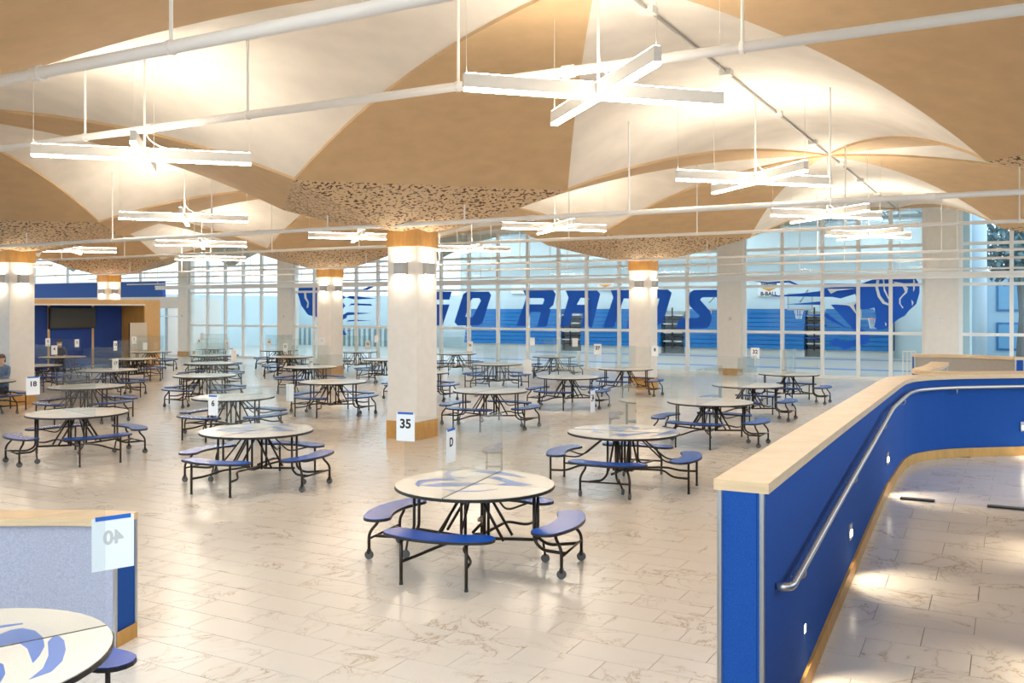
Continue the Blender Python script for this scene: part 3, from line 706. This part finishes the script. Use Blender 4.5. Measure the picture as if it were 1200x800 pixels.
def make_table():
    r = empty('cafeteria_table')
    for s in (1, -1):
        pl = half_disc(s)
        h = MB().prism(pl, TZ-.006, TZ).obj('tabletop_half', top_m, r)
        MB().prism([(x*1.006, y*1.006 if abs(y) > .01 else y) for x, y in pl], TZ-.032, TZ-.0045).obj('edge_band', edge_m, h)
    MB().box((-TR+.003,-.006,TZ-.03),(TR-.003,.006,TZ+.0016)).obj('fold_seam', edge_m, r)
    for k, ang in enumerate((0, 90, 180, 270)):
        M = Matrix.Rotation(math.radians(ang), 4, 'Z'); caster = ang in (90, 270)
        def T(p): return M @ Vector(p)
        bp = bench_poly(); st = MB(); st.prism([tuple((M @ Vector((x,y,0))).xy) for x, y in bp], SZ-.006, SZ)
        so = st.obj('bench_seat', seat_m, r)
        MB().prism([tuple((M @ Vector((x,y,0))).xy) for x, y in grow(bp, .004)], SZ-.028, SZ-.0045).obj('edge_band', edge_m, so)
        for s in (-1, 1):
            y = s*.31; xo = .95
            if caster:
                lg = MB().tube([T(p) for p in fillet([(xo-.06,y*.86,SZ-.03),(xo-.05,y*.9,SZ-.09),(xo+.02,y*1.05,.26),(xo+.02,y*1.05,.09)],.06)], .0155, 8).obj('leg', tube_m, r, True)
                c = MB(); ax = T((0,1,0)); ce = T((xo+.02,y*1.05+.0,.045)); c.tube([ce-ax*.013, ce+ax*.013], .043, 12); c.obj('caster', rubber, lg)
                MB().box((-.014,-.016,.055),(.014,.016,.1), Matrix.Translation(T((xo+.02,y*1.05,0)))).obj('caster_fork', tube_m, lg)
            else:
                lg = MB().tube([T(p) for p in [(xo,y,SZ-.03),(xo,y,.0)]], .0155, 8).obj('leg', tube_m, r, True)
                MB().tube([T((xo,y,.0)),T((xo,y,.035))], [.019,.015], 8).obj('glide_foot', edge_m, lg)
        if caster:
            MB().tube([T(p) for p in [(.97,-.325,.2),(.97,.325,.2)]], .0115, 8).obj('crossbar', tube_m, r, True)
            for s in (-1, 1):               # pair of uprights carrying the table rim, running out below the bench
                MB().tube([T(p) for p in fillet([(.62,s*.055,TZ-.034),(.62,s*.055,.25),(.72,s*.10,.185),(.97,s*.2,.2)],.06)], .0155, 8).obj('upright', tube_m, r, True)
            MB().tube([T(p) for p in [(.62,0,.25),(.12,0,.22)]], .0155, 8).obj('base_tube', tube_m, r, True)
            MB().box((.55,-.09,TZ-.046),(.69,.09,TZ-.033), M).obj('rim_bracket', tube_m, r)
            c = MB(); ax = T((0,1,0)); ce = T((.66,.16,.04)); c.tube([ce-ax*.013, ce+ax*.013], .04, 12); co = c.obj('caster', rubber, r)
            MB().tube([T(p) for p in [(.66,.16,.06),(.66,.1,.2)]], .012, 6).obj('caster_stem', tube_m, co)
            for s in (-1, 1):
                MB().tube([T(p) for p in [(.06,s*.10,TZ-.05),(.34,s*.12,.24)]], .0145, 8).obj('folding_strut', tube_m, r, True)
        else:
            for s in (-1, 1):
                MB().tube([T(p) for p in fillet([(.95,s*.31,.20),(.74,s*.27,.20),(.58,s*.12,.26),(.10,s*.06,.24)],.07)], .0145, 8).obj('bench_arm', tube_m, r, True)
                MB().tube([T(p) for p in fillet([(.95,s*.29,SZ-.03),(.6,s*.1,.36),(.22,s*.05,TZ-.06)],.1)], .011, 8).obj('folding_strut', tube_m, r, True)
    for x in (-.05, .05):
        for y in (-.12, .12): MB().tube([(x,y,TZ-.034),(x,y,.21)], .0155, 8).obj('centre_post', tube_m, r, True)
    MB().box((-.2,-.15,TZ-.075),(.2,.15,TZ-.034)).obj('latch_plate', under_m, r)
    MB().box((-.14,-.05,.2),(.14,.05,.23)).obj('centre_plate', under_m, r)
    MB().tube(fillet([(-.6,.03,TZ-.06),(-.5,.05,TZ-.09),(-.42,.02,TZ-.06)],.03), .009, 5).obj('latch_handle', alu, r)
    return r
proto = make_table()
def ctr(l, r_, y):
    Z = F*(H-TZ)/(y-YH); return Vector(((l+r_)/2-600, 0, 0)).x/F*Z, Z
# (left px, right px, centre row, split angle, words that single it out)
TABS = [
 ('front',463,650,566,70,'white round folding table with blue benches nearest the camera, card 35 above'),
 ('six',234.5,367.5,503.5,68,'round folding table with card 6 standing before it, left of column 35'),
 ('thirtyfour',664,797,505,-21,'round folding table with blue emblem under the card 34'),
 ('eighteen',33,148.5,483,-45,'white round folding table beside the card 18 at the left'),
 ('t5',57,145,452.3,60,'white round folding table second from the front in the leftmost row'),
 ('t6',91.7,161.5,433.2,-30,'round folding table third from the front in the leftmost row'),
 ('t7',128,184,420.2,60,'round folding table before the upright pale panel of the alcove'),
 ('t8',153,200,412,-30,'farthest round folding table beside the alcove wood pier'),
 ('t9',46,99.5,417.8,60,'round folding table before the blue alcove panels'),
 ('t10',9.5,69.5,428,-30,'round folding table half hidden behind the left edge column'),
 ('t11',-62,12,446.5,60,'round folding table cut by the left edge of the picture'),
 ('t12',224.6,322.6,464.5,60,'round folding table directly behind the one with card 6'),
 ('t13',206,274,439.5,-30,'round folding table third from the front in the second row from the left'),
 ('t14',217,278,425,60,'round folding table fourth from the front in the second row from the left'),
 ('t15',224.6,275,416,-30,'round folding table fifth from the front in the second row from the left'),
 ('t16',230,272,408,60,'farthest round folding table in the second row from the left'),
 ('t17',349,431.7,446.7,62,'round folding table just left of column 35 beside a blank card'),
 ('t18',333,394,429.5,-30,'round folding table below the left ram emblem column'),
 ('t19',314,368,417.6,60,'round folding table left of the column with the left ram emblem'),
 ('t20',306,348,410,-30,'round folding table at the foot of the pier left of the ram emblem'),
 ('t21',397,441,411.7,60,'round folding table below the left ram stripes'),
 ('t22',425,478,420.8,-30,'round folding table partly hidden behind the left side of column 35'),
 ('t23',510.5,557.7,414,60,'round folding table below the letter O at the glass'),
 ('t24',552,612,426,-30,'round folding table between the letters O and R, second row from the glass'),
 ('t25',622.5,675.8,417.3,60,'round folding table below the letter R at the glass'),
 ('t26',626.7,704.7,441.2,62,'round folding table behind the card 34'),
 ('t27',700,766.6,431.5,60,'round folding table at the foot of the column before the letter M'),
 ('t28',528,620.7,457,62,'round folding table just right of column 35'),
 ('t29',459,526,435.6,60,'round folding table hidden mostly behind the right side of column 35'),
 ('t30',780,884,470,60,'round folding table nearest of the three by the ramp wall'),
 ('t31',833,919,450.7,60,'round folding table in the middle of the three by the ramp wall'),
 ('t32',887,961.7,437.6,60,'round folding table farthest of the three by the ramp wall, card 32 above'),
]
tabs = {}
def place(o, key, x, y, ang, lb):
    o.location = (x, y, 0); o.rotation_euler = (0,0,math.radians(ang)); tag(o, lb, 'table', 'round folding cafeteria tables'); tabs[key] = (x, y, math.radians(ang), o)
first = True
for key, l, r_, y, ang, lb in TABS:
    X, Z = ctr(l, r_, y); o = proto if first else copy_tree(proto); first = False
    place(o, key, X, Z, ang, lb)
place(copy_tree(proto), 'forty', -2.74, 4.43, 84, 'round folding table with large blue emblem in the lower left corner')
x_, y_, a_, o_ = tabs['forty']; dl = math.radians(39-84); tabs['forty'] = (x_, y_, math.radians(39), o_)
for ch in o_.children:
    if ch.name.startswith(('tabletop_half','fold_seam')): ch.rotation_euler = (0,0,dl)
# emblem prints traced on the table plane
def emblem(src, keys, px_polys):
    x, y, a, _ = tabs[src]; polys = []
    for pl in px_polys:
        q = []
        for p in pl:
            w_ = at_z(p[0], p[1], TZ); dx, dy = w_.x-x, w_.y-y; q.append((dx*math.cos(a)+dy*math.sin(a), -dx*math.sin(a)+dy*math.cos(a)))
        polys.append(q)
    mes = [flatpoly([q], (), .0006, lambda p: Vector((p[0],p[1],TZ+.0002))) for q in polys]
    for k in keys:
        for me in mes:
            o = link('emblem_print', me, emb_m, tabs[k][3]); o.rotation_euler = (0,0,tabs[k][2]-tabs[k][3].rotation_euler.z)
def e1(l): return [(420+x/4.286, 540+y/4.286) for x, y in l]
def e2(l): return [(x/5., 640+y/5.) for x, y in l]
emblem('front', ['front','six','thirtyfour'], [e1(p) for p in ([(283,118),(300,98),(380,87),(470,87),(522,97),(420,98),(345,105),(312,118),(305,132)],[(312,122),(400,110),(520,108),(640,112),(560,124),(470,128),(400,130),(340,127)],
  [(415,141),(500,149),(600,149),(700,141),(610,153),(500,155)],[(425,68),(455,46),(525,41),(480,52),(455,64),(478,76),(545,86),(450,82)],[(540,50),(620,44),(720,52),(842,82),(760,74),(690,66),(640,60)],[(640,82),(700,78),(800,105),(878,117),(820,126),(690,120),(745,108),(700,96)])])
emblem('forty', ['forty'], [e2(p) for p in ([(165,783),(250,715),(284,640),(280,560),(308,530),(345,525),(376,550),(386,605),(365,672),(300,735)],[(192,685),(232,640),(262,585),(250,530),(205,493),(130,478),(60,490),(-60,540),(-60,600),(60,570),(120,570),(160,600)],[(-60,470),(135,448),(135,455),(-60,490)],[(-60,660),(20,690),(32,745),(0,800),(-60,860)])])

# ------------------------------------------------------------------ acrylic dividers and number cards on the tables
words = {k: lb for k, l, r_, y, a, lb in TABS}; words['forty'] = 'round folding table with large blue emblem in the lower left corner'
def divider(key, hgt=.62):
    x, y, a, _ = tabs[key]; short = words[key].replace('white round','round')
    d = empty('table_divider', (x, y, TZ+.0025), a); L_ = TR-.01
    MB().box((-L_,-.003,0),(L_,.003,hgt)).obj('acrylic_sheet', acry, d)
    MB().box((-.003,.004,0),(.003,L_,hgt)).obj('acrylic_sheet', acry, d); MB().box((-.003,-L_,0),(.003,-.004,hgt)).obj('acrylic_sheet', acry, d)
    s = short.replace('round folding table', '').strip(); s = ' '.join(s.replace(',', '').split()[:12])
    tag(d, 'clear acrylic divider on table '+s, 'divider', 'clear acrylic table dividers')
for k in tabs: divider(k)
cardmes = {}
def card(key, px, py, txt, plane, lb, wd=.2, hg=.28, back=False, blue=True, size=.11, stick=False):
    x, y, a, _ = tabs[key]; ang = a+(0 if plane == 's' else math.pi/2)
    if plane == 'f':
        best = None
        for cand in (a, a+math.pi/2):
            dd = Vector((math.cos(cand), math.sin(cand))); n_ = Vector((-dd.y, dd.x)); rr = ray(px, py); t_ = n_.dot(Vector((x, y)))/n_.dot(Vector((rr.x, rr.y)))
            q = Vector((rr.x*t_-x, t_-y)).length; fr = abs(n_.dot(Vector((rr.x, rr.y)).normalized()))
            sc_ = fr-(10*(q-TR) if q > TR-.05 else 0)
            if best is None or sc_ > best[0]: best = (sc_, cand)
        ang = best[1] if best[0] > -3 else -AL
    d = Vector((math.cos(ang), math.sin(ang))); n = Vector((-d.y, d.x)); r = ray(px, py)
    off = Vector((x, y)); t = n.dot(off)/n.dot(Vector((r.x, r.y))); p = Vector((r.x*t, r.y*t, H+r.z*t))
    nn = n if n.dot(Vector((-p.x,-p.y))) > 0 else -n      # side towards the viewer
    side = -1 if back else 1
    p2 = p+Vector((nn.x,nn.y,0))*(.006*side)
    rot = math.atan2(nn.x, -nn.y)                        # local -y faces the viewer
    c = empty('number_card', p2, rot); tag(c, lb, 'card', 'number cards on the dividers')
    MB().box((-wd/2,-.0012,-hg/2),(wd/2,.0012,hg/2)).obj('card', paper, c)
    if blue: MB().box((-wd*.42,-.003,hg/2-.016),(wd*.42,.003,hg/2+.006)).obj('tape', tape, c)
    if stick: MB().box((-.025,-.003,-hg/2-.22),(.025,.003,-hg/2)).obj('stick', paper, c)
    if txt:
        if (txt,size) not in cardmes: cardmes[(txt,size)] = textmesh(txt, size)
        me = cardmes[(txt,size)].copy(); me.materials.clear()
        o = link('number', me, ink_g if back else ink, c); o.location = (0, -.0022, hg*.1); o.rotation_euler = (math.pi/2,0,0)
        if back: o.scale = (-1,1,1)
card('front',475.5,500,'35','p','white card numbered 35 before the nearest column',size=.125)
card('front',528,522,'D','s','narrow-looking white card lettered D above the nearest table',hg=.3)
card('thirtyfour',694,469,'34','p','white card numbered 34 with blue tape',size=.12)
card('forty',133,636,'40','s','back of a white card with mirrored 40 showing through, lower left',.215,.28,back=True,size=.1)
card('eighteen',38.5,452,'18','f','white card numbered 18 at the foot of the left edge column',size=.11)
card('six',250,475,'6','f','white card numbered 6 left of the nearest column',wd=.17,size=.11)
card('t32',885,413.5,'32','f','white card numbered 32 on a stick near the broad pier',wd=.23,hg=.28,blue=False,size=.14,stick=True)
small = [('t12',340,460,'','blank white card on the table beside the aisle left of column 35',.18,.32),('t18',364.5,426.5,'19','white card numbered 19 below the left ram column',.17,.36),('t20',315.5,401.5,'14','white card numbered 14 on the pier left of the left ram emblem',.26,.30),
 ('t19',334.5,407,'25','white card numbered 25 at the foot of the narrow white pier',.2,.30),('t21',399,396.5,'11','white card numbered 11 below the left ram stripes',.2,.28),('t21',431,404,'16','white card numbered 16 at the far left glass',.25,.34),
 ('t22',441,397,'','blank white card just left of column 35 top of a far table',.17,.24),('t23',551,405.5,'36','white card numbered 36 below the letter O',.24,.36),
 ('t24',618,429.5,'','wide blank white card between the letters O and R',.3,.42),('t25',624,400,'','blank white card below the letter R at left',.19,.28),('t25',674,401,'','blank white card below the letter A',.22,.30),('t26',700.5,409,'37','white card numbered 37 below the letter A',.2,.26),
 ('t25',678.5,418.5,'','narrow blank white card standing right of the table below the letter R',.14,.45),('t25',652,422,'','narrow pale card in the middle of the table below the letter R',.12,.42),('t27',767.5,411,'8','white card numbered 8 on the column before the letter M',.2,.28),
 ('t9',56,401,'5','white card numbered 5 before the blue alcove at left',.18,.28),('t10',63.5,410,'4','white card numbered 4 low before the blue alcove',.2,.28),('t9',90,402,'3','white card numbered 3 below the dark screen',.17,.28),
 ('t7',135,405,'13','white card numbered 13 left of the upright pale panel',.14,.32),('t8',157,398.5,'7','white card numbered 7 on the alcove wood pier',.2,.28),('t8',170,405.5,'','blank pale card right of the alcove inner side',.2,.28),
 ('t6',135,427,'17','pale card numbered 17 on the third table of the left row',.2,.34),('t16',233,400,'8','white card numbered 8 at the leftmost glazing',.18,.24),('t16',237,394,'','blank white card at the leftmost glazing',.18,.28),('t15',266,404,'9','tall pale card before the leftmost glazing',.2,.42),('t14',274,417,'','tan blank card on a table before the leftmost glazing',.24,.42)]
for k, px, py, tx, lb, wd, hg in small: card(k, px, py, tx, 'f', lb, wd, hg, blue=False, size=.12 if len(tx) < 3 else .09)
c = empty('number_card', W(-12.19-.10, 12.19-.333, 1.24), -AL); tag(c, 'pale card numbered 31 taped to the column of the left ram emblem', 'card', 'number cards on the dividers')
MB().box((-.13,-.0012,-.15),(.13,.0012,.15)).obj('card', paper, c); o = link('number', textmesh('31', .12), ink_g, c); o.location = (0,-.0022,.02); o.rotation_euler = (math.pi/2,0,0)
# floor seam of brass
t = bempty('floor_joint', label='thin dark metal floor joint at the left', cat='joint')
a = UV(*at_z(0,559,.003)[:2]); b = UV(*at_z(147,585,.003)[:2]); a, b = Vector(a), Vector(b); n = (b-a).normalized(); n = Vector((-n.y,n.x))*.008
t2 = MB(); t2.v = [(a.x-n.x,a.y-n.y,.001),(b.x-n.x,b.y-n.y,.001),(b.x+n.x,b.y+n.y,.001),(a.x+n.x,a.y+n.y,.001),(a.x,a.y,.004),(b.x,b.y,.004)]; t2.f = [(0,1,5,4),(4,5,2,3)]
t2.obj('strip', scon_m, t)
q = UV(*at_z(114,580,.003)[:2]); MB().tube([(q[0],q[1],.001),(q[0],q[1],.006)], .03, 10).obj('cover', scon_m, t)

# ------------------------------------------------------------------ two seated people at the far tables
def person(loc, rz, shirt, hairc, label, mask):
    V = []; E_ = []; R_ = []
    def add(p, r, par=None):
        V.append(p); R_.append(r)
        if par is not None: E_.append((par, len(V)-1))
        return len(V)-1
    pel = add((0,0,.52), (.15,.11)); sp = add((0,.02,.74), (.135,.10), pel); ch = add((0,.01,.98), (.155,.105), sp); nk = add((0,-.01,1.13), (.055,.055), ch)
    h0 = add((0,-.02,1.20), (.07,.085), nk); h1 = add((0,-.02,1.28), (.078,.098), h0); add((0,-.005,1.35), (.062,.078), h1)
    for s in (-1, 1):
        sh = add((s*.17,.01,1.05), (.062,.062), ch); el = add((s*.23,-.12,.84), (.045,.045), sh); wr = add((s*.13,-.36,.80), (.03,.028), el); pm = add((s*.11,-.44,.785), (.036,.018), wr)
        for k in range(4): f1 = add((s*.11+(k-1.5)*.021,-.495,.785), (.009,.009), pm); add((s*.11+(k-1.5)*.024,-.535+abs(k-1.5)*.008,.772), (.008,.008), f1)
        t1 = add((s*.11-s*.045,-.43,.782), (.010,.010), pm); add((s*.11-s*.06,-.465,.775), (.008,.008), t1)
        hp = add((s*.09,-.02,.50), (.095,.09), pel); kn = add((s*.12,-.40,.50), (.068,.066), hp); an = add((s*.12,-.42,.10), (.042,.042), kn); add((s*.125,-.56,.045), (.042,.032), an)
    me = bpy.data.meshes.new('body'); me.from_pydata([Vector(v) for v in V], E_, []); o = bpy.data.objects.new('body', me); COL.objects.link(o)
    md = o.modifiers.new('skin', 'SKIN'); sb = o.modifiers.new('sub', 'SUBSURF'); sb.levels = 1
    for i, sv in enumerate(me.skin_vertices[0].data): sv.radius = R_[i]; sv.use_root = (i == 0)
    dg = bpy.context.evaluated_depsgraph_get(); dg.update(); bm_ = bpy.data.meshes.new_from_object(o.evaluated_get(dg)); bpy.data.objects.remove(o)
    sk = mat('skin_tone', rgb(206,158,124), .5); pn = mat('dark_trousers', rgb(44,46,56), .8)
    bm_.materials.clear()
    for m_ in (shirt, sk, pn, black_m): bm_.materials.append(m_)
    for p in bm_.polygons:
        c = p.center; p.use_smooth = True
        p.material_index = 1 if c.z > 1.11 or (c.y < -.34 and c.z > .7) else 0 if c.z > .60 else 3 if c.z < .09 else 2
    root = empty('person', loc, rz); tag(root, label, 'person'); link('body', bm_, None, root)
    mb = MB()
    rings = [[(.088*math.cos(t*.393)*math.cos(q*.26), -.012+.112*math.sin(t*.393)*math.cos(q*.26)+.012, 1.285+.10*math.sin(q*.26)) for t in range(17)] for q in range(0, 7)]
    for a, b in zip(rings[:-1], rings[1:]): mb.strip(a, b)
    rings = [[(.090*math.cos(math.radians(t)), .0+.108*math.sin(math.radians(t)), z) for t in range(0, 181, 15)] for z in (1.29,1.24,1.18)]
    for a, b in zip(rings[:-1], rings[1:]): mb.strip(a, b)
    mb.obj('hair', hairc, root, True)
    fc = MB().prism([(-.012,-.118),(.012,-.118),(.008,-.142),(-.008,-.142)], 1.245, 1.285); fc.obj('nose', sk, root)
    for s in (-1, 1):
        MB().box((s*.034-.012,-.122,1.287),(s*.034+.012,-.112,1.297)).obj('eye', black_m, root); MB().box((s*.08-.008,-.02,1.235),(s*.08+.008,.02,1.295)).obj('ear', sk, root)
    if mask:
        mb = MB(); rg = [[(.082*math.sin(math.radians(t)), -.03-.115*math.cos(math.radians(t)), z) for t in range(-70, 71, 14)] for z in (1.235,1.205,1.165)]
        for a, b in zip(rg[:-1], rg[1:]): mb.strip(a, b)
        mb.obj('face_mask', paper, root, True)
    else: MB().box((-.022,-.124,1.212),(.022,-.114,1.22)).obj('mouth', mat('lip', rgb(150,90,80), .6), root)
def sit(key, dx, dy, shirt, hairc, lb, mask):
    x, y, a, _ = tabs[key]; d = Vector((dx, dy)).normalized()*.93
    person((x+d.x, y+d.y, -.055), math.atan2(-d.x, d.y), shirt, hairc, lb, mask)
sit('t9', -.46, .75, mat('charcoal_shirt', rgb(84,84,88), .9), mat('dark_brown_hair', rgb(66,48,34), .8), 'person in dark shirt and white mask seated behind the table at the blue alcove', True)
sit('t11', .02, .93, mat('blue_grey_shirt', rgb(96,112,140), .9), mat('brown_hair', rgb(84,62,42), .8), 'person in blue-grey shirt seated at the table cut by the left picture edge', False)
